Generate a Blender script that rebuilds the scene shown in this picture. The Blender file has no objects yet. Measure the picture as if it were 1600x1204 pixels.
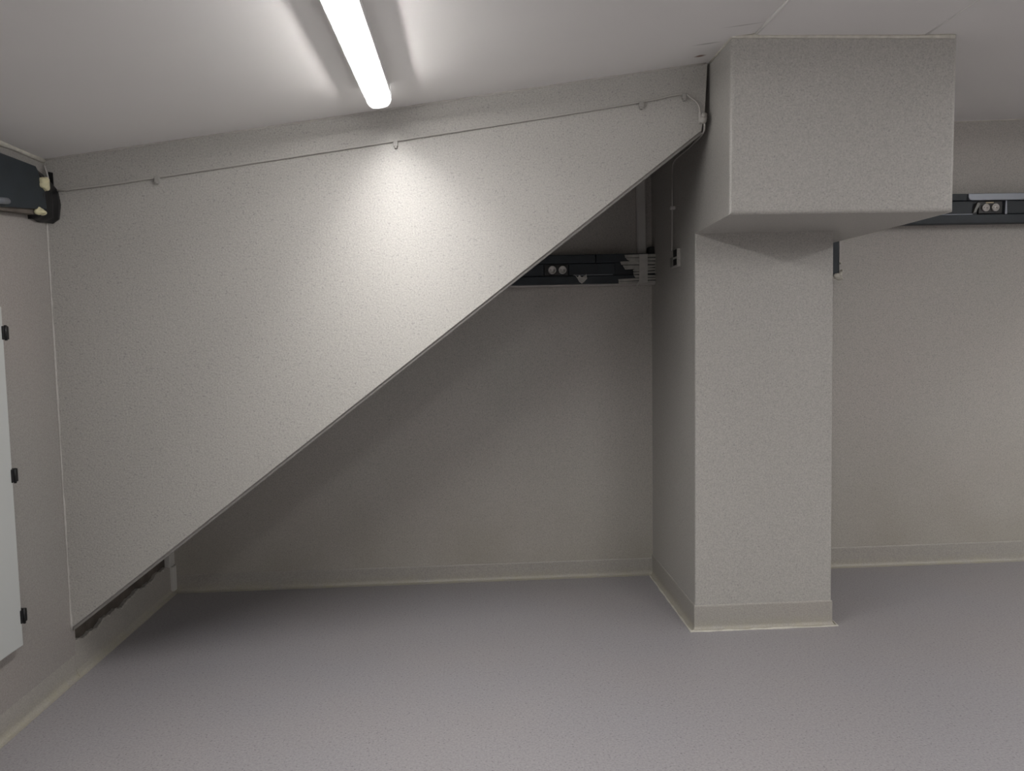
import bpy, bmesh, math, random
from mathutils import Vector, Matrix

random.seed(7)
SC = bpy.context.scene
COL = SC.collection

# ------------------------------------------------------------------ camera, world, exposure
FPX = 1234.3
CAM = Vector((0, 0, 1.5))
FWD = Vector((0.048958, 0.996545, -0.067089))
RGT = Vector((0.998472, -0.050556, -0.022329))
UPV = Vector((0.025644, 0.065893, 0.997497))
cd = bpy.data.cameras.new('camera')
cam = bpy.data.objects.new('camera', cd)
COL.objects.link(cam)
cd.sensor_fit = 'HORIZONTAL'
cd.sensor_width = 36.0
cd.lens = FPX / 1600 * 36
cd.clip_start = 0.05
m = Matrix((RGT, UPV, -FWD)).transposed().to_4x4()
m.translation = CAM
cam.matrix_world = m
SC.camera = cam

SC.view_settings.view_transform = 'Standard'
SC.view_settings.look = 'None'
SC.view_settings.exposure = 0.07
SC.view_settings.gamma = 1.0
SC.view_settings.use_curve_mapping = False

w = bpy.data.worlds.new('world')
SC.world = w
w.use_nodes = True
w.node_tree.nodes['Background'].inputs[0].default_value = (0.02, 0.02, 0.022, 1)
w.node_tree.nodes['Background'].inputs[1].default_value = 1.0

TUBE_POWER = 182.0         # radiance of the lens bar that throws light sideways
STRIP_POWER = 1020.0       # radiance of the LED board facing down
LIGHT_COL = (1.0, 0.978, 0.958, 1)

# ------------------------------------------------------------------ measured places (metres)
XL = -1.812                # left wall
YP = 3.527                 # front of the sloped bulkhead panel
YB = 4.715                 # back wall
XP = 1.0745                # left side of the pillar
YF = 3.798                 # front of the pillar shaft
YX = 3.237                 # front of the boxed beam
XBR = 2.0226               # right side of the boxed beam
XFOLD, ZFOLD = 1.178, 2.684
XSEAM = 1.885
XR_ROOM, YFRONT = 6.6, -3.4


def ceil_z(x):
    if x < XFOLD:
        return 2.281 + (x + 1.808) * (ZFOLD - 2.281) / (XFOLD + 1.808)
    if x < XSEAM:
        return 2.676
    return 2.676 + (x - XSEAM) * 0.028


def at(px, py, axis, val):
    """Where the sight line through a photograph point meets the plane axis = val."""
    d = FWD * FPX + RGT * (px - 800) - UPV * (py - 602)
    t = (val - CAM[axis]) / d[axis]
    return CAM + d * t


# ------------------------------------------------------------------ materials
def new_mat(name):
    mt = bpy.data.materials.new(name)
    mt.use_nodes = True
    nt = mt.node_tree
    return mt, nt, nt.nodes['Principled BSDF']


def plain(name, col, rough=0.5, metal=0.0, spec=0.5, noise=0.0, scale=30.0, bump=0.0):
    mt, nt, b = new_mat(name)
    b.inputs['Base Color'].default_value = (*col, 1)
    b.inputs['Roughness'].default_value = rough
    b.inputs['Metallic'].default_value = metal
    b.inputs['Specular IOR Level'].default_value = spec
    if noise or bump:
        tc = nt.nodes.new('ShaderNodeTexCoord')
        n = nt.nodes.new('ShaderNodeTexNoise')
        n.inputs['Scale'].default_value = scale
        n.inputs['Detail'].default_value = 4
        nt.links.new(tc.outputs['Object'], n.inputs['Vector'])
        if noise:
            r = nt.nodes.new('ShaderNodeValToRGB')
            r.color_ramp.elements[0].position = 0.3
            r.color_ramp.elements[1].position = 0.7
            r.color_ramp.elements[0].color = (*[c * (1 - noise) for c in col], 1)
            r.color_ramp.elements[1].color = (*[min(1, c * (1 + noise)) for c in col], 1)
            nt.links.new(n.outputs['Fac'], r.inputs['Fac'])
            nt.links.new(r.outputs['Color'], b.inputs['Base Color'])
        if bump:
            bp = nt.nodes.new('ShaderNodeBump')
            bp.inputs['Strength'].default_value = bump
            bp.inputs['Distance'].default_value = 0.004
            nt.links.new(n.outputs['Fac'], bp.inputs['Height'])
            nt.links.new(bp.outputs['Normal'], b.inputs['Normal'])
    return mt


def mix(nt, a, b, fac, mode='MIX'):
    x = nt.nodes.new('ShaderNodeMix')
    x.data_type = 'RGBA'
    x.blend_type = mode
    for sock, v in ((6, a), (7, b), (0, fac)):
        if isinstance(v, (int, float)):
            x.inputs[sock].default_value = v
        elif isinstance(v, tuple):
            x.inputs[sock].default_value = (*v, 1)
        else:
            nt.links.new(v, x.inputs[sock])
    return x.outputs[2]


def ramp(nt, src, p0, p1, c0=(0, 0, 0), c1=(1, 1, 1)):
    r = nt.nodes.new('ShaderNodeValToRGB')
    r.color_ramp.elements[0].position = p0
    r.color_ramp.elements[1].position = p1
    r.color_ramp.elements[0].color = (*c0, 1)
    r.color_ramp.elements[1].color = (*c1, 1)
    nt.links.new(src, r.inputs['Fac'])
    return r.outputs['Color']


def noise_tex(nt, vec, scale, detail=2, rough=0.5):
    n = nt.nodes.new('ShaderNodeTexNoise')
    n.inputs['Scale'].default_value = scale
    n.inputs['Detail'].default_value = detail
    n.inputs['Roughness'].default_value = rough
    nt.links.new(vec, n.inputs['Vector'])
    return n.outputs['Fac']


def coating(name, base, tint, speck, rough=0.42, bump=0.35, grain=150.0, low_tone=None, low_tone_z=(0.0, 0.03), low_tone_amt=0.8, spec=0.5, blot_scale=14, blot_ramp=(0.3, 0.7)):
    """Sprayed grained wall coating: fine two-tone grain, darker specks, orange-peel relief, dirt and browner tone low down."""
    mt, nt, b = new_mat(name)
    g = nt.nodes.new('ShaderNodeNewGeometry')
    pos = g.outputs['Position']
    big = ramp(nt, noise_tex(nt, pos, 1.3, 3), 0.35, 0.65)
    col = mix(nt, base, tint, big)
    fine = noise_tex(nt, pos, grain, 3, 0.6)
    col = mix(nt, col, ramp(nt, fine, 0.30, 0.70, (0.84, 0.84, 0.84), (1.14, 1.14, 1.14)), 1.0, 'MULTIPLY')
    sp = noise_tex(nt, pos, grain * 0.85, 1)
    col = mix(nt, col, speck, ramp(nt, sp, 0.62, 0.74))
    if low_tone:
        sx = nt.nodes.new('ShaderNodeSeparateXYZ')
        nt.links.new(pos, sx.inputs[0])
        mr = nt.nodes.new('ShaderNodeMapRange')
        mr.inputs['From Min'].default_value = low_tone_z[1]
        mr.inputs['From Max'].default_value = low_tone_z[0]
        nt.links.new(sx.outputs['Z'], mr.inputs['Value'])
        blot = ramp(nt, noise_tex(nt, pos, blot_scale, 4), blot_ramp[0], blot_ramp[1])
        mu = nt.nodes.new('ShaderNodeMath')
        mu.operation = 'MULTIPLY'
        nt.links.new(mr.outputs[0], mu.inputs[0])
        nt.links.new(blot, mu.inputs[1])
        m2 = nt.nodes.new('ShaderNodeMath')
        m2.operation = 'MULTIPLY'
        m2.inputs[1].default_value = low_tone_amt
        nt.links.new(mu.outputs[0], m2.inputs[0])
        col = mix(nt, col, low_tone, m2.outputs[0])
    nt.links.new(col, b.inputs['Base Color'])
    b.inputs['Roughness'].default_value = rough
    b.inputs['Specular IOR Level'].default_value = spec
    bp = nt.nodes.new('ShaderNodeBump')
    bp.inputs['Strength'].default_value = bump
    bp.inputs['Distance'].default_value = 0.003
    nt.links.new(noise_tex(nt, pos, grain * 0.7, 2), bp.inputs['Height'])
    nt.links.new(bp.outputs['Normal'], b.inputs['Normal'])
    return mt


WALL = (0.42, 0.408, 0.383)
WALL_T = (0.427, 0.406, 0.381)
SPECK = (0.31, 0.30, 0.29)
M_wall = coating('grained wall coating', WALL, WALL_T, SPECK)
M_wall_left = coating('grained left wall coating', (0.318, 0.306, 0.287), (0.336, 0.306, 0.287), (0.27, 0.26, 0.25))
M_panel = coating('grained panel coating', WALL, WALL, SPECK, rough=0.52, bump=0.45, spec=0.38)
M_pillar = coating('grained pillar coating', WALL, WALL, SPECK, rough=0.40, bump=0.45)
M_cove = coating('coved skirting coating', (0.365, 0.352, 0.322), (0.375, 0.352, 0.322), SPECK, low_tone=(0.38, 0.355, 0.265), low_tone_z=(0.0, 0.06))  # yellowish dirt along the floor line
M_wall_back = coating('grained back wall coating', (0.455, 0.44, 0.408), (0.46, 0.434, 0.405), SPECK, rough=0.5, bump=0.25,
                      low_tone=(0.29, 0.27, 0.215), low_tone_z=(0.05, 0.95), low_tone_amt=0.8, blot_scale=2.5, blot_ramp=(0.0, 0.9))  # browner tone towards the bottom of the wall
M_floor = coating('speckled vinyl floor', (0.318, 0.308, 0.322), (0.326, 0.310, 0.317), (0.20, 0.19, 0.20),
                  rough=0.5, bump=0.15, grain=120)
M_rough = plain('bare brown plaster', (0.10, 0.085, 0.072), 0.9, noise=0.4, scale=9, bump=0.6)
M_edge = plain('smooth pale coating edge', (0.45, 0.43, 0.41), 0.45, noise=0.08, scale=60)
M_clip = plain('painted grey clip', (0.33, 0.32, 0.30), 0.55)
M_bead = plain('dull coating edge', (0.27, 0.26, 0.245), 0.5, noise=0.08, scale=60)
M_caulk = plain('pale sealant', (0.58, 0.56, 0.50), 0.55, noise=0.12, scale=40)
M_ceilbead = plain('white ceiling sealant', (0.74, 0.73, 0.71), 0.6)
M_trunk = plain('anthracite metal trunking', (0.022, 0.029, 0.036), 0.45, noise=0.15, scale=12, spec=0.35)
M_trunk2 = plain('dark anthracite trunking lid', (0.017, 0.022, 0.028), 0.4, spec=0.35)
M_black = plain('black plastic', (0.006, 0.006, 0.007), 0.45)
M_hole = plain('dark recess', (0.004, 0.004, 0.004), 0.9)
M_steel = plain('bare grey metal lid', (0.22, 0.235, 0.265), 0.4, metal=0.5)
M_socket = plain('white socket plastic', (0.62, 0.60, 0.57), 0.35)
M_label = plain('yellowish socket tag', (0.55, 0.47, 0.30), 0.4)
M_film = plain('dusty masking film', (0.38, 0.37, 0.34), 0.5, noise=0.2, scale=25)
M_tape = plain('torn pale tape', (0.50, 0.49, 0.46), 0.5, noise=0.1, scale=30)
M_cable = plain('painted grey cable', (0.42, 0.405, 0.38), 0.45)
M_foam = plain('yellow expanding foam', (0.62, 0.58, 0.38), 0.9, noise=0.12, scale=70, bump=0.5)
M_cabinet = plain('light grey enamel', (0.54, 0.56, 0.55), 0.35, noise=0.02, scale=3)
M_tray = plain('white lamp tray', (0.80, 0.80, 0.80), 0.45)
M_conduit = plain('grey plastic conduit', (0.58, 0.565, 0.54), 0.5)
M_bracket = plain('smoky plastic clip', (0.13, 0.135, 0.12), 0.3)

# ceiling paint with a rusty blemish and two pencil smears beside the pillar
M_ceil, nt, b = new_mat('matt ceiling paint')
g = nt.nodes.new('ShaderNodeNewGeometry')
col = mix(nt, (0.79, 0.775, 0.765), (0.82, 0.805, 0.79), ramp(nt, noise_tex(nt, g.outputs['Position'], 1.2, 3), 0.35, 0.65))
for (c, sx_, sy_, colr, lo) in (((1.005, 3.42), 34, 60, (0.20, 0.11, 0.07), 0.35), ((0.99, 3.27), 14, 130, (0.40, 0.39, 0.38), 0.2),
                               ((1.09, 3.11), 10, 150, (0.5, 0.49, 0.48), 0.2)):
    mp = nt.nodes.new('ShaderNodeMapping')
    mp.inputs['Location'].default_value = (-c[0] * sx_, -c[1] * sy_, 0)
    mp.inputs['Scale'].default_value = (sx_, sy_, 0)
    nt.links.new(g.outputs['Position'], mp.inputs['Vector'])
    ad = nt.nodes.new('ShaderNodeVectorMath')
    ad.operation = 'LENGTH'
    nt.links.new(mp.outputs[0], ad.inputs[0])
    col = mix(nt, colr, col, ramp(nt, ad.outputs['Value'], lo, 1.0))
nt.links.new(col, b.inputs['Base Color'])
b.inputs['Roughness'].default_value = 0.6

# lamp light
M_tube, nt, b = new_mat('LED strip light')
nt.nodes.remove(b)
e = nt.nodes.new('ShaderNodeEmission')
e.inputs['Color'].default_value = LIGHT_COL
e.inputs['Strength'].default_value = TUBE_POWER
nt.links.new(e.outputs[0], nt.nodes['Material Output'].inputs[0])

M_board, nt, b = new_mat('LED board light')
nt.nodes.remove(b)
e = nt.nodes.new('ShaderNodeEmission')
e.inputs['Color'].default_value = LIGHT_COL
e.inputs['Strength'].default_value = STRIP_POWER
nt.links.new(e.outputs[0], nt.nodes['Material Output'].inputs[0])

M_diff, nt, b = new_mat('glowing lamp diffuser')
nt.nodes.remove(b)
e = nt.nodes.new('ShaderNodeEmission')
e.inputs['Color'].default_value = (1.0, 0.985, 0.965, 1)
e.inputs['Strength'].default_value = 2.6
t = nt.nodes.new('ShaderNodeBsdfTransparent')
mx = nt.nodes.new('ShaderNodeMixShader')
mx.inputs[0].default_value = 0.5
nt.links.new(t.outputs[0], mx.inputs[1])
nt.links.new(e.outputs[0], mx.inputs[2])
nt.links.new(mx.outputs[0], nt.nodes['Material Output'].inputs[0])


# ------------------------------------------------------------------ mesh helpers
class MB:
    """Collects shapes into one mesh."""

    def __init__(self):
        self.bm = bmesh.new()

    def poly(self, pts, faces):
        v = [self.bm.verts.new(p) for p in pts]
        for f in faces:
            try:
                self.bm.faces.new([v[i] for i in f])
            except ValueError:
                pass
        return v

    def hexa(self, p):
        """p: 8 corners, bottom ring then top ring."""
        return self.poly(p, [(3, 2, 1, 0), (4, 5, 6, 7), (0, 1, 5, 4), (1, 2, 6, 5), (2, 3, 7, 6), (3, 0, 4, 7)])

    def box(self, x0, x1, y0, y1, z0, z1):
        return self.hexa([(x0, y0, z0), (x1, y0, z0), (x1, y1, z0), (x0, y1, z0),
                          (x0, y0, z1), (x1, y0, z1), (x1, y1, z1), (x0, y1, z1)])

    def prism(self, pts, off):
        """pts: planar outline; off: extrusion vector."""
        n = len(pts)
        off = Vector(off)
        p = [Vector(q) for q in pts] + [Vector(q) + off for q in pts]
        f = [tuple(range(n)), tuple(range(2 * n - 1, n - 1, -1))]
        f += [(i, i + n, (i + 1) % n + n, (i + 1) % n) for i in range(n)]
        return self.poly(p, f)

    def sweep(self, prof, p0, p1, u, v):
        """Closed profile [(a, b)] in directions u, v swept straight from p0 to p1."""
        p0, p1, u, v = Vector(p0), Vector(p1), Vector(u), Vector(v)
        self.prism([p0 + u * a + v * b_ for a, b_ in prof], p1 - p0)

    def tube(self, pts, r, seg=8, cap=True):
        pts = [Vector(p) for p in pts]
        n = len(pts)
        rings = []
        prev = None
        for i, p in enumerate(pts):
            if i == 0:
                d = pts[1] - p
            elif i == n - 1:
                d = p - pts[i - 1]
            else:
                d = (pts[i + 1] - p).normalized() + (p - pts[i - 1]).normalized()
            d.normalize()
            if prev is None:
                a = Vector((0, 0, 1)) if abs(d.z) < 0.9 else Vector((1, 0, 0))
                uu = d.cross(a).normalized()
            else:
                uu = (prev - d * prev.dot(d)).normalized()
            prev = uu
            vv = d.cross(uu)
            rr = r[i] if isinstance(r, (list, tuple)) else r
            rings.append([self.bm.verts.new(p + (uu * math.cos(k * 2 * math.pi / seg) + vv * math.sin(k * 2 * math.pi / seg)) * rr)
                          for k in range(seg)])
        for a, c in zip(rings, rings[1:]):
            for k in range(seg):
                self.bm.faces.new((a[k], a[(k + 1) % seg], c[(k + 1) % seg], c[k]))
        if cap:
            self.bm.faces.new(rings[0][::-1])
            self.bm.faces.new(rings[-1])

    def lathe(self, prof, origin, axis, seg=24):
        """prof: [(radius, height)] along axis from origin."""
        o, ax = Vector(origin), Vector(axis).normalized()
        a = Vector((0, 0, 1)) if abs(ax.z) < 0.9 else Vector((1, 0, 0))
        u = ax.cross(a).normalized()
        v = ax.cross(u)
        rings = []
        for r, hh in prof:
            rings.append([self.bm.verts.new(o + ax * hh + (u * math.cos(k * 2 * math.pi / seg) + v * math.sin(k * 2 * math.pi / seg)) * max(r, 1e-5))
                          for k in range(seg)])
        for p, q in zip(rings, rings[1:]):
            for k in range(seg):
                self.bm.faces.new((p[k], p[(k + 1) % seg], q[(k + 1) % seg], q[k]))
        self.bm.faces.new(rings[0][::-1])
        self.bm.faces.new(rings[-1])

    def blob(self, c, rx, ry, rz, seed, rough=0.35, sub=3):
        r = random.Random(seed)
        res = bmesh.ops.create_icosphere(self.bm, subdivisions=sub, radius=1.0)
        ph = [r.uniform(0, 6.28) for _ in range(6)]
        for vv in res['verts']:
            p = vv.co.copy()
            k = 1 + rough * 0.5 * (math.sin(3.1 * p.x + ph[0]) + math.sin(4.3 * p.y + ph[1]) + math.sin(3.7 * p.z + ph[2])) \
                + rough * 0.25 * (math.sin(9 * p.x + ph[3]) * math.sin(8 * p.y + ph[4]) * math.sin(10 * p.z + ph[5]))
            vv.co = Vector((c[0] + p.x * rx * k, c[1] + p.y * ry * k, c[2] + p.z * rz * k))

    def bevel(self, width, seg=2, sel=None):
        self.bm.normal_update()
        bmesh.ops.recalc_face_normals(self.bm, faces=self.bm.faces)
        if sel is None:
            es = [e_ for e_ in self.bm.edges if len(e_.link_faces) == 2 and e_.calc_face_angle(0) > 0.6]
        else:
            es = [e_ for e_ in self.bm.edges if sel(e_.verts[0].co, e_.verts[1].co) and len(e_.link_faces) == 2
                  and e_.calc_face_angle(0) > 0.3]
        bmesh.ops.bevel(self.bm, geom=es, offset=width, segments=seg, profile=0.5, affect='EDGES', clamp_overlap=True)
        return self

    def build(self, name, mat, parent=None, smooth=False, origin=None):
        bmesh.ops.recalc_face_normals(self.bm, faces=self.bm.faces)
        me = bpy.data.meshes.new(name)
        if parent is not None:
            off = parent_loc(parent)
        elif origin is not None:
            off = Vector(origin)
        else:
            cs = [v.co for v in self.bm.verts]
            off = Vector(((min(c.x for c in cs) + max(c.x for c in cs)) / 2, (min(c.y for c in cs) + max(c.y for c in cs)) / 2,
                          min(c.z for c in cs)))
        for v in self.bm.verts:
            v.co -= off
        self.bm.to_mesh(me)
        self.bm.free()
        me.materials.append(mat)
        if smooth:
            for p in me.polygons:
                p.use_smooth = True
        o = bpy.data.objects.new(name, me)
        COL.objects.link(o)
        if parent is not None:
            o.parent = parent
        else:
            o.location = off
        return o


def parent_loc(p):
    v = Vector((0, 0, 0))
    while p is not None:
        v += Vector(p.location)
        p = p.parent
    return v


def tag(o, label, cat, group=None):
    o['label'] = label
    o['category'] = cat
    if group:
        o['group'] = group
    return o


def thing(name, label, cat, loc, group=None):
    o = bpy.data.objects.new(name, None)
    COL.objects.link(o)
    o.location = loc
    return tag(o, label, cat, group)


def struct(o):
    o['kind'] = 'structure'
    return o


def boxobj(name, mat, b6, parent=None, bev=0.0, seg=2):
    mb = MB()
    mb.box(*b6)
    if bev:
        mb.bevel(bev, seg)
    return mb.build(name, mat, parent)


# ------------------------------------------------------------------ room shell
mb = MB()
mb.box(XL - 0.25, XR_ROOM + 0.2, YFRONT - 0.2, YB + 0.2, -0.12, 0.0)
struct(mb.build('floor', M_floor))

# sloping soffit on the left, then two flat boards
y0, y1 = YFRONT - 0.2, YB + 0.2
xa = XL - 0.25
mb = MB()
mb.hexa([(xa, y0, ceil_z(xa)), (XFOLD, y0, ZFOLD), (XFOLD, y1, ZFOLD), (xa, y1, ceil_z(xa)),
         (xa, y0, ceil_z(xa) + 0.15), (XFOLD, y0, ZFOLD + 0.15), (XFOLD, y1, ZFOLD + 0.15), (xa, y1, ceil_z(xa) + 0.15)])
ceiling = struct(mb.build('ceiling', M_ceil))
for a, c in ((XFOLD + 0.004, XSEAM - 0.002), (XSEAM + 0.002, XR_ROOM + 0.2)):
    za, zc = ceil_z(a), ceil_z(c)
    mb = MB()
    mb.hexa([(a, y0, za), (c, y0, zc), (c, y1, zc), (a, y1, za),
             (a, y0, za + 0.15), (c, y0, zc + 0.15), (c, y1, zc + 0.15), (a, y1, za + 0.15)])
    mb.build('ceiling_board', M_ceil, ceiling)

# bare void behind the panel: dark soffit lining added to deepen its shade
mb = MB()
mb.hexa([(XL - 0.02, YP + 0.058, ceil_z(XL - 0.02) - 0.012), (XP - 0.002, YP + 0.058, ceil_z(XP) - 0.012), (XP - 0.002, YB, ceil_z(XP) - 0.012), (XL - 0.02, YB, ceil_z(XL - 0.02) - 0.012),
         (XL - 0.02, YP + 0.058, ceil_z(XL - 0.02) + 0.01), (XP - 0.002, YP + 0.058, ceil_z(XP) + 0.01), (XP - 0.002, YB, ceil_z(XP) + 0.01), (XL - 0.02, YB, ceil_z(XL - 0.02) + 0.01)])
mb.build('dark_soffit_lining', M_rough, ceiling)

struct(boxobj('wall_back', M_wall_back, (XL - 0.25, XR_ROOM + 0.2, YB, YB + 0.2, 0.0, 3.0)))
struct(boxobj('wall_right', M_wall, (XR_ROOM, XR_ROOM + 0.2, YFRONT, YB, 0.0, 3.0)))
struct(boxobj('wall_front', M_wall, (XL - 0.25, XR_ROOM + 0.2, YFRONT - 0.2, YFRONT, 0.0, 3.0)))
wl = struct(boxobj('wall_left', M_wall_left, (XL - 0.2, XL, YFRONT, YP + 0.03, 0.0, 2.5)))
# behind the panel the left wall was never coated: bare plaster, set back
boxobj('bare_plaster', M_rough, (XL - 0.2, XL - 0.022, YP + 0.03, YB, 0.0, 2.5), wl)


# coved skirting: swept profile, flaring onto the floor
def cove_prof(height, lip, flare):
    pr = [(0.0, height + 0.004), (lip * 0.6, height + 0.002), (lip, height - 0.003), (lip, flare + 0.012)]
    for k in range(1, 7):
        a = k / 6 * math.pi / 2
        pr.append((lip + flare * (1 - math.cos(a)), 0.003 + (flare + 0.009) * (1 - math.sin(a))))
    pr += [(lip + flare + 0.006, 0.002), (lip + flare + 0.006, -0.01), (-0.01, -0.01), (-0.01, height)]
    return pr


def cove(mbx, p0, p1, out, height=0.122, lip=0.004, flare=0.016):
    mbx.sweep(cove_prof(height, lip, flare), p0, p1, out, (0, 0, 1))


mb = MB()
cove(mb, (XL, YB, 0), (XP + 0.05, YB, 0), (0, -1, 0), 0.10)
cove(mb, (1.70, YB, 0), (XR_ROOM, YB, 0), (0, -1, 0), 0.122)
struct(mb.build('baseboard_back', M_cove))
mb = MB()
cove(mb, (XL, YFRONT, 0), (XL, YP + 0.035, 0), (1, 0, 0), 0.10, 0.0006, 0.018)
# rear stretch: coating stops in a wavy torn edge above the cove
n = 70
prev = None
ring = []
for i in range(n + 1):
    y = YP + 0.02 + (YB - YP - 0.02) * i / n
    top = 0.150 + 0.03 * i / n + 0.007 * math.sin(i * 0.33 + 1.2) + 0.005 * math.sin(i * 0.81) + 0.003 * math.sin(i * 2.3)
    ring.append([(XL - 0.03, y, 0.0), (XL - 0.03, y, top), (XL - 0.004, y, top), (XL + 0.001, y, top - 0.008), (XL + 0.002, y, 0.032),
                 (XL + 0.008, y, 0.012), (XL + 0.02, y, 0.003), (XL + 0.026, y, 0.0)])
k = len(ring[0])
vs = [[mb.bm.verts.new(p) for p in r] for r in ring]
for a, c in zip(vs, vs[1:]):
    for j in range(k):
        mb.bm.faces.new((a[j], a[(j + 1) % k], c[(j + 1) % k], c[j]))
mb.bm.faces.new(vs[0])
mb.bm.faces.new(vs[-1][::-1])
struct(mb.build('baseboard_left', M_cove))


# ------------------------------------------------------------------ sealant beads along the joints
def wavy_bead(name, mat, p0, p1, r, seed, seg=6, n=40, amp=0.25):
    rr = random.Random(seed)
    p0, p1 = Vector(p0), Vector(p1)
    pts, rad = [], []
    for i in range(n + 1):
        pts.append(p0.lerp(p1, i / n) + Vector((0, 0, rr.uniform(-1, 1) * r * 0.2)))
        rad.append(r * (1 + rr.uniform(-amp, amp)))
    q = MB()
    q.tube(pts, rad, seg)
    return struct(q.build(name, mat, smooth=True))


wavy_bead('trim_1', M_edge, (XL, YP - 0.001, ceil_z(XL) - 0.002), (1.06, YP - 0.001, ceil_z(1.06) - 0.002), 0.0045, 1, n=70, amp=0.6)
wavy_bead('trim_2', M_ceilbead, (XFOLD, YFRONT, ZFOLD - 0.004), (XFOLD, 3.225, ZFOLD - 0.004), 0.007, 2)
wavy_bead('trim_3', M_ceilbead, (XSEAM, YFRONT, ceil_z(XSEAM)), (XSEAM, 3.225, ceil_z(XSEAM)), 0.005, 3)
wavy_bead('trim_4', M_caulk, (XBR + 0.01, YB - 0.003, ceil_z(2.1) - 0.001), (XR_ROOM, YB - 0.003, ceil_z(XR_ROOM) - 0.001), 0.005, 4, n=90, amp=0.5)
wavy_bead('trim_5', M_edge, (XL + 0.002, YP - 0.002, 0.22), (XL + 0.002, YP - 0.002, 2.03), 0.004, 5, n=60, amp=0.5)
wavy_bead('trim_6', M_caulk, (XL + 0.002, YFRONT, ceil_z(XL) - 0.004), (XL + 0.002, YP, ceil_z(XL) - 0.004), 0.012, 6, n=60, amp=0.3)

# ------------------------------------------------------------------ boxed pillar
pil = thing('pillar', 'grey coated square pillar under an overhanging boxed beam, right of centre', 'pillar', (1.42, 4.2, 0))
mb = MB()
zs = 1.9545
mb.hexa([(1.072, YF, 0), (1.7655, YF, 0), (1.7655, YB, 0), (1.072, YB, 0),
         (1.0860, YF, 1.9545), (1.7690, YF, 1.9571), (1.7690, YB, 1.9559), (1.0860, YB, 1.9530)])
mb.bevel(0.007, 3, lambda a, c: abs(a.y - YF) < 1e-4 and abs(c.y - YF) < 1e-4 and abs(a.z - c.z) > 0.5)
mb.build('shaft', M_pillar, pil)
zt = 2.70
P = [(1.0700, YX, 1.9630), (2.0180, YX, 1.9605), (2.0226, YB, 1.957), (1.0860, YB, 1.953),
     (1.0805, YX, zt), (2.0262, YX, zt), (2.0262, YB, zt), (1.0850, YB, zt), (1.0860, YF, 1.9545), (2.0205, YF, 1.958)]
mb = MB()
mb.poly(P, [(0, 1, 9, 8), (8, 9, 2, 3), (4, 7, 6, 5), (0, 4, 5, 1), (1, 5, 6, 2, 9), (2, 6, 7, 3), (3, 7, 4, 0, 8)])
mb.bevel(0.015, 3, lambda a, c: (a.y < YF + 0.01 and c.y < YF + 0.01) and not (a.z > 2.6 and c.z > 2.6)
         and not (abs(a.y - YF) < 0.01 and abs(c.y - YF) < 0.01) and not (abs(a.y - c.y) > 0.4 and a.z < 2.0))
mb.build('boxed_beam', M_pillar, pil)
# sealant against the ceiling
q = MB()
q.tube([(1.0815, 3.52, 2.668), (1.0805, YX - 0.003, 2.672)], 0.006, 6)
rr = random.Random(3)
pts = [(1.0805 + (2.008 - 1.0805) * i / 30, YX - 0.004, 2.674 - 0.004 * i / 30) for i in range(31)]
q.tube(pts, [0.0085 * (1 + rr.uniform(-0.12, 0.12)) for _ in pts], 6)
q.blob((1.178, YX - 0.008, 2.678), 0.02, 0.008, 0.009, 4, 0.2, 2)
q.build('sealant_bead', M_caulk, pil, True)

# coved foot of the pillar, mitred round the three sides
mb = MB()
pr = cove_prof(0.122, 0.004, 0.013)
loops = []
cs = [((1.072, YB), (-1, 0)), ((1.072, YF), (-1, -1)), ((1.7655, YF), (1, -1)), ((1.7655, YB), (1, 0))]
for (cx, cy), (ox, oy) in cs:
    loops.append([mb.bm.verts.new((cx + ox * a, cy + oy * a, z)) for a, z in pr])
k = len(pr)
for a, c in zip(loops, loops[1:]):
    for j in range(k):
        mb.bm.faces.new((a[j], a[(j + 1) % k], c[(j + 1) % k], c[j]))
mb.bm.faces.new(loops[0])
mb.bm.faces.new(loops[-1][::-1])
mb.build('coved_foot', M_cove, pil)
q = MB()
rr = random.Random(9)
o_ = 0.024
path = []
for (a, c) in (((1.072 - o_, YB), (1.072 - o_, YF - o_)), ((1.072 - o_, YF - o_), (1.7655 + o_, YF - o_)), ((1.7655 + o_, YF - o_), (1.7655 + o_, YB))):
    for i in range(16):
        t_ = i / 16
        path.append((a[0] + (c[0] - a[0]) * t_ + rr.uniform(-.002, .002), a[1] + (c[1] - a[1]) * t_ + rr.uniform(-.002, .002), 0.001))
q.tube(path, [0.0055 * (1 + rr.uniform(-0.5, 0.4)) for _ in path], 6)
q.build('dirty_sealant', M_caulk, pil, True)

# ------------------------------------------------------------------ sloped panel
pan = thing('bulkhead_panel', 'large grey coated panel with sloping lower edge under the ceiling left of the pillar',
            'wall panel', (-0.4, YP + 0.025, 0.218))
pc0, pc1, pc2 = at(112, 981, 1, YP), at(1096, 203.5, 1, YP), at(1101, 176, 1, YP)
Z0, ZE, XE = pc0.z, pc1.z, pc1.x
mb = MB()
out = [(XL, YP, Z0), (XE, YP, ZE), (pc2.x, YP, pc2.z), (1.0690, YP, ceil_z(1.0705) - 0.004), (XL, YP, ceil_z(XL) - 0.002)]
mb.prism(out, (0, 0.05, 0))
mb.build('board', M_panel, pan)
sl = Vector((XE - XL, 0, ZE - Z0)).normalized()
nrm = Vector((sl.z, 0, -sl.x))
mb = MB()
a0 = Vector((XL, YP + 0.0, Z0))
a1 = Vector((XE, YP + 0.0, ZE))
prf = [(-0.003, 0.001), (0.0, 0.001), (0.0065, 0.011), (0.012, 0.011), (0.0145, 0.013), (0.0145, 0.05), (-0.003, 0.05)]
mb.sweep(prf, a0, a1, nrm, (0, 1, 0))
mb.build('edge_bead', M_bead, pan)
mb = MB()
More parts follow.
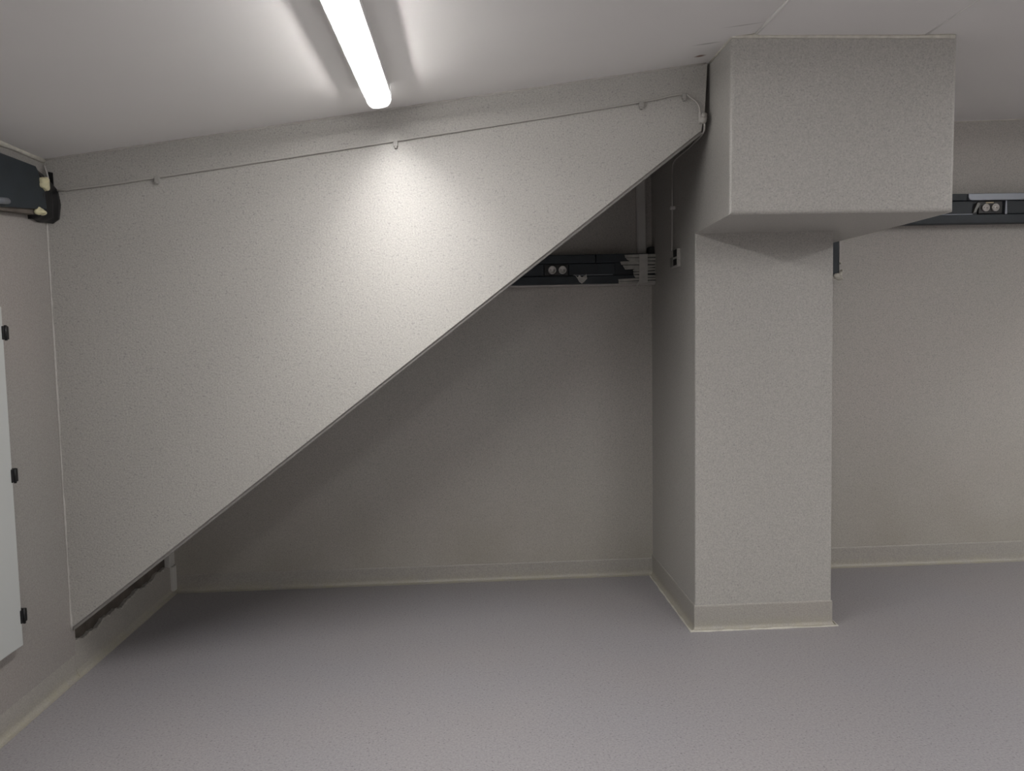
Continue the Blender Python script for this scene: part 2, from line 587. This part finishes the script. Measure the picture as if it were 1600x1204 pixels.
mb.prism([p + Vector((0, 0.0505, 0)) for p in map(Vector, out)], (0, 0.006, 0))
mb.build('dark_backing', M_rough, pan)  # brown layer added behind the board to cut bounce light in the void

# ------------------------------------------------------------------ batten lamps
SLOPE = math.atan((ZFOLD - 2.281) / (XFOLD + 1.808))


def make_lamp(label):
    t_ = bpy.data.objects.new('batten_lamp', None)
    COL.objects.link(t_)
    tag(t_, label, 'lamp')
    L = 1.5
    mbx = MB()          # tray: hollow channel hung under the ceiling, local z down from 0
    hw, th = 0.052, 0.045
    prof = [(-hw, 0.0), (-hw + 0.004, 0.002), (hw - 0.004, 0.002), (hw, 0.0), (hw, -th), (hw - 0.003, -th), (hw - 0.004, -0.012),
            (-hw + 0.004, -0.012), (-hw + 0.003, -th), (-hw, -th)]
    mbx.sweep(prof, (0, -L / 2, 0), (0, L / 2, 0), (1, 0, 0), (0, 0, 1))
    mbx.build('tray', M_tray, t_)
    dh = 0.046
    prof = [(-dh, -0.043), (-dh, -0.054), (-0.040, -0.066), (-0.029, -0.077), (-0.015, -0.080), (0, -0.081), (0.015, -0.080),
            (0.029, -0.077), (0.040, -0.066), (dh, -0.054), (dh, -0.043)]
    mbx = MB()
    for (a, c), (d, f_) in zip(prof, prof[1:]):
        mbx.poly([(a, -L / 2 + 0.012, c), (d, -L / 2 + 0.012, f_), (d, L / 2 - 0.012, f_), (a, L / 2 - 0.012, c)], [(0, 1, 2, 3)])
    bmesh.ops.remove_doubles(mbx.bm, verts=mbx.bm.verts, dist=1e-5)
    mbx.build('diffuser', M_diff, t_, True)
    for s in (-1, 1):
        mbx = MB()
        ep = [(a * 1.05, c - 0.001) for a, c in prof]
        ep = ep + [(hw, -0.040), (hw, -0.001), (-hw, -0.001), (-hw, -0.040)]
        mbx.sweep(ep, (0, s * L / 2, 0), (0, s * (L / 2 - 0.014), 0), (1, 0, 0), (0, 0, 1))
        mbx.build('end_cap', M_diff, t_)
    mbx = MB()
    mbx.tube([(0, -L / 2 + 0.06, -0.066), (0, L / 2 - 0.06, -0.066)], 0.004, 8)
    mbx.build('lens_bar', M_tube, t_, True)
    for s in (-1, 1):       # the LED board: two rows either side of the lens bar, on a carrier, facing down
        mbx = MB()
        mbx.poly([(s * 0.0045, -L / 2 + 0.06, -0.0605), (s * 0.0115, -L / 2 + 0.06, -0.0605), (s * 0.0115, L / 2 - 0.06, -0.0605), (s * 0.0045, L / 2 - 0.06, -0.0605)],
                 [(0, 1, 2, 3)])
        mbx.build('light_strip', M_board, t_)
    mbx = MB()
    mbx.box(-0.012, 0.012, -L / 2 + 0.05, L / 2 - 0.05, -0.060, -0.0585)
    mbx.box(-0.008, 0.008, -L / 2 + 0.05, L / 2 - 0.05, -0.059, -0.011)
    mbx.build('board_carrier', M_tray, t_)
    return t_


def copy_tree(o, parent=None):
    c = o.copy()
    COL.objects.link(c)
    c.parent = parent
    for ch in list(o.children):
        copy_tree(ch, c)
    return c


lamp = make_lamp('white glowing batten lamp on the sloping ceiling in front of the panel')
lamp.location = (-0.350, 3.215 - 0.75, ceil_z(-0.350) - 0.001)
lamp.rotation_euler = (0, -SLOPE, 0)
lamp['group'] = 'batten lamps on the ceiling'
OTHER = [(2.25, 0.45, 'batten lamp on the flat ceiling in front of the pillar, out of frame above'),
         (2.25, -1.35, 'unseen batten lamp added for more light behind the viewer, middle row'),  # extra lamp added to lift the light on beam and back wall
         (4.3, 2.35, 'batten lamp on the flat ceiling out of frame right, nearest the back wall'),
         (4.3, 0.75, 'unseen batten lamp added for more light on the right, middle of its row'),  # extra lamp added to brighten the right-hand side
         (4.3, -0.7, 'unseen batten lamp added for more light on the right, farthest from the back wall'),  # likewise added to push more light in from the right
         (-0.35, -0.9, 'batten lamp on the sloping ceiling behind the viewer')]
for x, y, lb in OTHER:
    c = copy_tree(lamp)
    c['label'] = lb
    c['group'] = 'batten lamps on the ceiling'
    c.location = (x, y, ceil_z(x) - 0.001)
    c.rotation_euler = (0, -SLOPE if x < XFOLD else -math.atan(0.028), 0)

# ------------------------------------------------------------------ cables on the panel and the pillar
YC = YP - 0.009


def smooth_path(pts, n=6):
    pts = [Vector(p) for p in pts]
    P_ = [pts[0] * 2 - pts[1]] + pts + [pts[-1] * 2 - pts[-2]]
    o_ = []
    for i in range(1, len(P_) - 2):
        a, b_, c_, d_ = P_[i - 1:i + 3]
        for j in range(n):
            t_ = j / n
            o_.append(0.5 * ((2 * b_) + (c_ - a) * t_ + (2 * a - 5 * b_ + 4 * c_ - d_) * t_ ** 2 + (3 * b_ - a - 3 * c_ + d_) * t_ ** 3))
    o_.append(pts[-1])
    return o_


cab = thing('cable', 'thin grey painted cable clipped along the top of the sloped panel', 'cable', (-0.35, YC, 2.15))
pp = [at(88, 298, 1, YC), at(165, 289, 1, YC), at(245, 277, 1, YC), at(430, 249, 1, YC), at(618, 220, 1, YC), at(810, 190, 1, YC),
      at(1002, 159, 1, YC), at(1050, 149, 1, YC), at(1070, 147, 1, YC), at(1080, 153, 1, YC - .002), at(1089, 160, 1, YC - .004),
      at(1093, 168, 1, YC - .006), at(1093, 178, 1, YC - .008)]
q = MB()
q.tube(smooth_path(pp), 0.0042, 8)
q.build('cable_sheath', M_cable, cab, True)
for (u, v_) in ((245, 279), (618, 223), (1002, 162), (1069, 149)):
    c0 = at(u, v_, 1, YC)
    q = MB()
    q.box(c0.x - 0.010, c0.x + 0.010, YC - 0.007, YP + 0.001, c0.z - 0.016, c0.z + 0.008)
    q.box(c0.x - 0.006, c0.x + 0.006, YC - 0.006, YP + 0.001, c0.z - 0.024, c0.z - 0.014)
    q.bevel(0.002, 1)
    q.build('cable_clip', M_clip, cab)

jb = thing('cable_gland', 'small painted cable gland and bracket at the top right corner of the panel', 'cable gland', tuple(at(1097, 195, 1, YP - 0.004)))
c0 = at(1099, 184, 1, YP - 0.014)
q = MB()
q.lathe([(0.009, -0.024), (0.014, -0.022), (0.017, -0.014), (0.017, 0.004), (0.013, 0.010), (0.013, 0.018), (0.008, 0.022)], c0, (0.25, -0.1, 1), 14)
q.build('gland_nut', M_cable, jb, True)
q = MB()
a = at(1091.5, 176, 1, YP)
c_ = at(1094, 193, 1, YP)
q.box(a.x - 0.002, c_.x, YP - 0.022, YP + 0.002, c_.z, a.z)
q.bevel(0.003, 2)
q.build('bracket', M_cable, jb)
q = MB()
q.lathe([(0.006, 0), (0.010, 0.002), (0.010, 0.008), (0.005, 0.011)], at(1099, 180, 1, YP - 0.026), (0, -1, 0), 12)
q.build('screw', M_cable, jb, True)

# the second cable: from the gland round behind the panel edge and down the side of the pillar
cab2 = thing('cable', 'thin grey cable running from the gland down the left side of the pillar', 'cable',
             (XP - 0.006, 3.9, 1.9))
xs = XP - 0.003
pp = [at(1100.5, 189, 1, YP - 0.012), at(1100.7, 198, 1, YP - 0.010), at(1100, 204, 1, YP + 0.004), at(1095.5, 212, 1, YP + 0.05),
      at(1087, 220.5, 0, xs - 0.004), at(1075, 232, 0, xs), at(1062, 243, 0, xs), at(1054, 251, 0, xs), at(1050.8, 262, 0, xs), at(1050.5, 290, 0, xs),
      at(1050.3, 325, 0, xs), at(1050.2, 360, 0, xs), at(1050, 392, 0, xs)]
q = MB()
q.tube(smooth_path(pp), 0.0045, 8)
q.build('cable_sheath', M_cable, cab2, True)
c0 = at(1051, 325, 0, XP)
q = MB()
q.box(XP - 0.014, XP + 0.012, c0.y - 0.014, c0.y + 0.010, c0.z - 0.008, c0.z + 0.008)
q.bevel(0.002, 1)
q.build('cable_clip', M_conduit, cab2)

sb = thing('flush_box', 'small open flush box with dark holes on the left side of the pillar', 'junction box', tuple(at(1055, 402, 0, XP)))
a, c_ = at(1049, 388, 0, XP), at(1060, 416, 0, XP)
ya, yc = min(a.y, c_.y), max(a.y, c_.y)
zt_, zb_ = a.z - 0.012, c_.z
q = MB()
q.box(XP - 0.006, XP + 0.012, ya, yc, zb_, zt_)
q.bevel(0.003, 2)
q.build('frame', M_pillar, sb)
for (f0, f1, g0, g1) in ((0.05, 0.55, 0.56, 0.95), (0.08, 0.55, 0.10, 0.44)):
    q = MB()
    q.box(XP - 0.0075, XP - 0.004, ya + (yc - ya) * f0, ya + (yc - ya) * f1, zb_ + (zt_ - zb_) * g0, zb_ + (zt_ - zb_) * g1)
    q.build('hole', M_hole, sb)
q = MB()
q.box(XP - 0.010, XP - 0.005, ya + (yc - ya) * 0.66, yc - 0.004, zb_ + 0.006, zb_ + (zt_ - zb_) * 0.6)
q.bevel(0.002, 1)
q.build('terminal', M_bracket, sb)


# ------------------------------------------------------------------ trunking on the back wall
def double_socket(label, c1, c2, y, r, plate, tagbox):
    x0, x1, z0, z1 = plate
    t_ = thing('double_socket', label, 'socket', ((x0 + x1) / 2, y, z0))
    q_ = MB()
    q_.box(x0, x1, y - 0.006, y + 0.02, z0, z1)
    q_.bevel(0.003, 2)
    q_.build('mounting_plate', M_black, t_)
    for c in (c1, c2):
        q_ = MB()
        q_.lathe([(r, -0.002), (r, 0.010), (r * 0.94, 0.012), (r * 0.80, 0.012), (r * 0.76, 0.0045), (0.0, 0.0045)], (c[0], y - 0.006, c[1]), (0, -1, 0), 24)
        f_ = q_.build('socket_face', M_socket, t_, True)
        for s in (-1, 1):
            q_ = MB()
            q_.lathe([(r * 0.12, 0.0), (r * 0.12, 0.0055)], (c[0] + s * r * 0.38, y - 0.006, c[1] - s * r * 0.04), (0, -1, 0), 10)
            q_.build('pin_hole', M_hole, f_)
        for s in (-1, 1):
            q_ = MB()
            q_.box(c[0] - r * 0.1, c[0] + r * 0.1, y - 0.017, y - 0.009, c[1] + s * r * 0.80 - 0.002, c[1] + s * r * 0.80 + 0.002)
            q_.build('earth_clip', M_conduit, f_)
    if tagbox:
        q_ = MB()
        q_.box(tagbox[0], tagbox[1], y - 0.009, y - 0.004, tagbox[2], tagbox[3])
        q_.bevel(0.001, 1)
        q_.build('socket_tag', M_label, t_)
    return t_


YT = 4.617                       # front plane of the lids
tr = thing('cable_trunking', 'dark grey cable trunking on the back wall, seen under the sloping panel edge', 'cable trunking', (-0.2, YB - 0.04, 1.775))
boxobj('back_channel', M_trunk2, (-1.5, XP + 0.012, YT + 0.022, YB + 0.001, 1.776, 1.945), tr)
xj = at(931, 405, 1, YT).x
boxobj('upper_lid', M_trunk, (-1.5, xj - 0.001, YT, YT + 0.04, 1.894, 1.942), tr, 0.004)
boxobj('upper_lid', M_trunk, (xj + 0.001, XP + 0.012, YT + 0.002, YT + 0.04, 1.894, 1.944), tr, 0.004)
boxobj('lower_lid', M_trunk, (-1.5, XP + 0.012, YT, YT + 0.04, 1.772, 1.820), tr, 0.004)
boxobj('middle_lid', M_trunk, (-1.5, 0.425, YT + 0.014, YT + 0.04, 1.822, 1.892), tr, 0.003)
boxobj('middle_lid', M_trunk, (0.575, at(962, 420, 1, YT).x, YT + 0.014, YT + 0.04, 1.822, 1.892), tr, 0.003)
boxobj('wall_seal', M_edge, (-1.5, XP + 0.012, YT + 0.015, YB, 1.762, 1.773), tr, 0.003)
boxobj('lid_highlight', M_steel, (0.60, at(958, 430, 1, YT).x, YT + 0.010, YT + 0.016, 1.8225, 1.8265), tr)  # pale strip standing in for the highlight along the lid's lower edge
boxobj('end_block', M_black, (at(1016, 392, 1, YT).x, XP + 0.012, YT + 0.03, YB, 1.944, 1.985), tr, 0.003)

double_socket('double socket with two round white faces in the dark trunking below the panel edge', tuple(at(863, 421.5, 1, YT)[i] for i in (0, 2)),
              tuple(at(879, 421.3, 1, YT)[i] for i in (0, 2)), YT + 0.02, 0.0235, (0.43, 0.572, 1.824, 1.890),
              (at(865, 413, 1, YT).x, at(876.5, 413, 1, YT).x, at(0, 414.5, 1, YT).z - 0.010, at(0, 412, 1, YT).z - 0.010 + 0.0))

rag = MB()
pts = [(897, 428), (903, 433), (905, 429.5), (909, 433), (914, 430), (916, 428), (917.5, 435), (913, 440), (909, 443), (905, 440), (902, 434)]
o = [at(u, v_, 1, YT - 0.006) for u, v_ in pts]
for i, p in enumerate(o):
    p.y += 0.005 * math.sin(i * 2.1)
rag.prism(o, (0, 0.0025, 0))
tag(rag.build('tape_scrap', M_tape), 'torn scrap of pale tape stuck on the dark trunking right of the double socket', 'tape')

film = thing('masking_film', 'torn strips of pale masking film wrapped over the right end of the dark trunking', 'masking film',
             tuple(at(1005, 445, 1, YT)))
strips = [([(976, 398), (1027, 396.5), (1027, 401), (977, 402.5)], 0.004), ([(978, 403), (1027, 402.5), (1027, 406.5), (985, 408), (980, 405.5)], 0.006),
          ([(969, 408.5), (984, 407.8), (1027, 408), (1027, 412.5), (971, 413.5)], 0.007), ([(973, 414.5), (1027, 414), (1027, 416.5), (992, 420), (977, 421)], 0.005),
          ([(989, 421.5), (995, 418), (1027, 418.5), (1027, 421.5), (990, 424)], 0.004), ([(989.5, 425), (1027, 423), (1027, 426), (990, 428.5)], 0.006),
          ([(990, 429.5), (1027, 429.5), (1027, 432.5), (993, 433.5)], 0.004),
          ([(966, 436), (992, 434.5), (1027, 433.5), (1027, 436.5), (967, 439.5)], 0.008), ([(966, 440), (1027, 438), (1027, 441.5), (990, 442.5), (968, 444)], 0.006)]
for i, (pl, d) in enumerate(strips):
    q = MB()
    q.prism([at(u, v_, 1, YT - d) for u, v_ in pl], (0, 0.003, 0))
    q.build('film_strip', M_film, film)
q = MB()
q.prism([at(u, v_, 1, YT - 0.012) for u, v_ in [(999, 397), (1012, 396.5), (1012, 441), (1000, 442), (996, 447), (994, 446), (999, 438)]], (0, 0.003, 0))
q.build('tape_band', M_tape, film)['label'] = 'vertical band of pale tape'

# pale conduit going up the back wall from the trunking
cx0, cx1 = at(995, 340, 1, 4.69).x, at(1009.5, 340, 1, 4.69).x
cv = thing('conduit', 'flat grey vertical conduit on the back wall above the dark trunking', 'conduit', ((cx0 + cx1) / 2, 4.70, 1.946))
q = MB()
q.box(cx0, cx1, 4.69, YB + 0.001, 1.945, 2.55)
q.bevel(0.004, 2)
q.build('base_channel', M_conduit, cv)
boxobj('snap_cover', M_conduit, (cx0 + 0.006, cx1 - 0.006, 4.685, 4.692, 1.946, 2.55), cv, 0.002)

# right-hand length, beyond the pillar
tr2 = thing('cable_trunking', 'dark grey cable trunking on the back wall right of the boxed beam', 'cable trunking', (3.6, YB - 0.04, 2.083))
xL2 = 2.10
boxobj('back_channel', M_trunk2, (xL2, XR_ROOM, YT + 0.022, YB + 0.001, 2.090, 2.262), tr2)
xs_ = at(1513, 308, 1, YT).x
boxobj('upper_lid', M_trunk, (xL2, xs_ - 0.003, YT + 0.006, YT + 0.04, 2.222, 2.262), tr2, 0.003)
q = MB()
q.prism([(xs_, YT - 0.002, 2.262), (xs_, YT - 0.002, 2.238), (xs_ + 0.008, YT - 0.002, 2.226), (xs_ + 0.022, YT - 0.002, 2.221), (XR_ROOM, YT - 0.002, 2.221), (XR_ROOM, YT - 0.002, 2.262)],
        (0, 0.04, 0))
q.bevel(0.003, 2)
q.build('upper_lid', M_steel, tr2)['label'] = 'bare pale metal lid with a rounded lower corner'
boxobj('lower_lid', M_trunk, (xL2, XR_ROOM, YT, YT + 0.04, 2.086, 2.139), tr2, 0.004)
xm = at(1524, 322, 1, YT).x
xb = at(1573, 322, 1, YT).x
boxobj('middle_lid', M_trunk, (xL2, xm - 0.01, YT + 0.012, YT + 0.04, 2.142, 2.219), tr2, 0.003)
boxobj('lid_highlight', M_steel, (xL2, xm - 0.01, YT + 0.008, YT + 0.014, 2.1395, 2.1435), tr2)  # same highlight put in as a pale strip on the right-hand lid
boxobj('middle_lid', M_trunk, (xb + 0.006, XR_ROOM, YT + 0.012, YT + 0.04, 2.142, 2.219), tr2, 0.003)
q = MB()
q.hexa([(xb - 0.007, YT + 0.004, 2.140), (xb + 0.006, YT + 0.004, 2.140), (xb + 0.006, YT + 0.03, 2.140), (xb - 0.007, YT + 0.03, 2.140),
        (xb - 0.003, YT + 0.004, 2.220), (xb + 0.004, YT + 0.004, 2.220), (xb + 0.004, YT + 0.03, 2.220), (xb - 0.003, YT + 0.03, 2.220)])
q.build('divider_clip', M_steel, tr2)
q = MB()
q.prism([at(1521, 332, 1, YT), at(1525, 331.5, 1, YT), at(1532, 318, 1, YT), at(1528, 316, 1, YT), at(1526, 320, 1, YT)], (0, 0.02, 0))
q.build('lid_clip', M_bracket, tr2)

double_socket('double socket with two round white faces in the trunking right of the boxed beam', tuple(at(1541, 324, 1, YT)[i] for i in (0, 2)),
              tuple(at(1556, 323.6, 1, YT)[i] for i in (0, 2)), YT + 0.016, 0.0225, (at(1531, 320, 1, YT).x, at(1568, 320, 1, YT).x, 2.144, 2.217),
              (at(1542, 315, 1, YT).x, at(1554, 315, 1, YT).x, 2.205, 2.212))

# short cut end of trunking poking out on the right of the pillar
st = thing('trunking_end', 'dark cut end of trunking beside the right edge of the pillar with crumbly sealant', 'cable trunking', (2.08, YB - 0.05, 1.78))
boxobj('channel', M_trunk, (1.90, 2.186, YT, YB + 0.001, 1.793, 2.075), st, 0.004)
for i, (u, v_, r1, r2_) in enumerate(((1307, 430.5, .022, .014), (1312.5, 428.5, .014, .014), (1310, 434.5, .024, .011), (1315, 424, .008, .012), (1313, 411, .006, .010), (1315, 435, .01, .006))):
    p = at(u, v_, 1, YT - 0.004)
    q = MB()
    q.blob(p, r1, 0.012, r2_, 20 + i, 0.3, 2)
    q.build('sealant_lump', M_caulk, st, True)
boxobj('sealant_strip', M_edge, (2.184, 2.192, YT - 0.003, YB, 1.80, 2.075), st, 0.002)

# ------------------------------------------------------------------ trunking on the left wall
xt = XL + 0.06
tl = thing('cable_trunking', 'dark grey cable trunking high on the left wall, ending at the panel corner', 'cable trunking', (xt, 2.6, 2.0))
yend = 3.40
q = MB()
q.prism([(XL - 0.001, 0.5, 2.008), (XL - 0.001, 3.05, 2.008), (XL - 0.001, 3.425, 2.052), (XL - 0.001, 3.415, 2.13), (XL - 0.001, 3.36, 2.218), (XL - 0.001, 0.5, 2.214)],
        (0.061, 0, 0))
q.bevel(0.005, 2)
q.build('channel', M_trunk, tl)
q = MB()
q.prism([(XL - 0.001, 0.5, 1.996), (XL - 0.001, 3.05, 1.998), (XL - 0.001, 3.385, 2.026), (XL - 0.001, 3.395, 2.050), (XL - 0.001, 3.05, 2.010), (XL - 0.001, 0.5, 2.010)],
        (0.046, 0, 0))
q.build('lower_lip', M_rough, tl)
q = MB()
c0 = at(-12, 312, 0, xt + 0.012)
c1 = at(11, 314, 0, xt + 0.012)
q.tube([c0, c1], 0.013, 10)
q.blob(c1, 0.013, 0.013, 0.013, 3, 0.05, 2)
q.build('lid_catch', M_steel, tl, True)

# black sleeve closing the end against the panel
sv = thing('rubber_sleeve', 'crumpled black sleeve between the left wall trunking and the panel corner', 'sleeve', (XL + 0.04, 3.44, 2.0))
q = MB()
prof = [(XL, 2.01), (XL + 0.030, 2.012), (XL + 0.060, 2.03), (XL + 0.066, 2.11), (XL + 0.058, 2.190), (XL + 0.036, 2.226), (XL, 2.232)]
rings = []
for i in range(9):
    t_ = i / 8
    y = 3.385 + (YP - 3.387) * t_
    k_ = 0.86 + 0.06 * math.sin(i * 1.9) + 0.10 * t_
    rings.append([q.bm.verts.new((XL + (px_ - XL) * k_, y + 0.006 * math.sin(i + j * 1.7), 2.01 + (pz - 2.01) * (1 - 0.22 * t_) + 0.004 * math.sin(j * 2.3 + i)))
                  for j, (px_, pz) in enumerate(prof)])
for a, c in zip(rings, rings[1:]):
    for j in range(len(prof) - 1):
        q.bm.faces.new((a[j], a[j + 1], c[j + 1], c[j]))
    q.bm.faces.new((a[-1], a[0], c[0], c[-1]))
q.bm.faces.new(rings[0])
q.bm.faces.new(rings[-1][::-1])
q.build('sleeve_body', M_black, sv, True)
q = MB()
q.prism([at(75, 268, 1, YP - 0.003), at(82, 269.5, 1, YP - 0.003), at(84.5, 300, 1, YP - 0.003), at(88, 312, 1, YP - 0.003), at(87.5, 330, 1, YP - 0.003),
         at(80, 331, 1, YP - 0.003), at(76, 318, 1, YP - 0.003)], (0, 0.004, 0))
q.build('tape_flap', M_black, sv)

q = MB()
q.tube(smooth_path([at(69, 259, 1, YP - 0.012), at(73.5, 272, 1, YP - 0.016), at(77, 286, 1, YP - 0.018), at(80, 296, 1, YP - 0.014), at(84.5, 304, 1, YP - 0.006)], 4), 0.004, 6)
q.build('corner_bead', M_edge, sv, True)
for (u, v_, lb, r3) in ((68, 286.5, 'yellow foam lump in the upper side of the black sleeve at the panel corner', (0.016, 0.030, 0.026)),
                        (64.5, 330, 'small yellow foam lump under the end of the left wall trunking', (0.016, 0.026, 0.016))):
    p = at(u, v_, 0, XL + 0.062)
    q = MB()
    q.blob(p, *r3, int(u), 0.4, 3)
    tag(q.build('foam_lump', M_foam, None, True), lb, 'foam', 'foam lumps at the trunking end')

# small pale leftover bracket in the back left floor corner
cb = thing('corner_strip', 'narrow grey cut strip standing in the back left floor corner under the panel', 'strip', (XL + 0.02, YB - 0.03, 0.0))
boxobj('strip_body', M_conduit, (XL - 0.02, XL + 0.020, YB - 0.05, YB, 0.02, 0.165), cb, 0.003)
boxobj('strip_top', M_conduit, (XL - 0.02, XL + 0.012, YB - 0.075, YB, 0.170, 0.30), cb, 0.003)

# ------------------------------------------------------------------ wall cabinet on the left
ycab = (at(19, 742, 0, XL + 0.04).y + at(42, 993, 0, XL + 0.04).y + at(0, 535, 0, XL + 0.04).y) / 3
cbn = thing('wall_cabinet', 'light grey metal wall cabinet on the left wall at the frame edge', 'cabinet', (XL, 2.6, 0.335))
boxobj('housing', M_cabinet, (XL - 0.001, XL + 0.020, 2.12, ycab - 0.008, 0.34, 1.630), cbn, 0.003)
boxobj('door', M_cabinet, (XL + 0.022, XL + 0.040, 2.10, ycab, 0.330, 1.640), cbn, 0.003)
for z in (1.541, 0.994, 0.443):
    q = MB()
    q.box(XL + 0.004, XL + 0.046, ycab - 0.010, ycab + 0.030, z - 0.026, z + 0.026)
    q.bevel(0.004, 2)
    hg = q.build('hinge', M_black, cbn)
    q = MB()
    q.tube([(XL + 0.046, ycab + 0.006, z - 0.029), (XL + 0.046, ycab + 0.006, z + 0.029)], 0.005, 8)
    q.build('hinge_pin', M_black, hg, True)
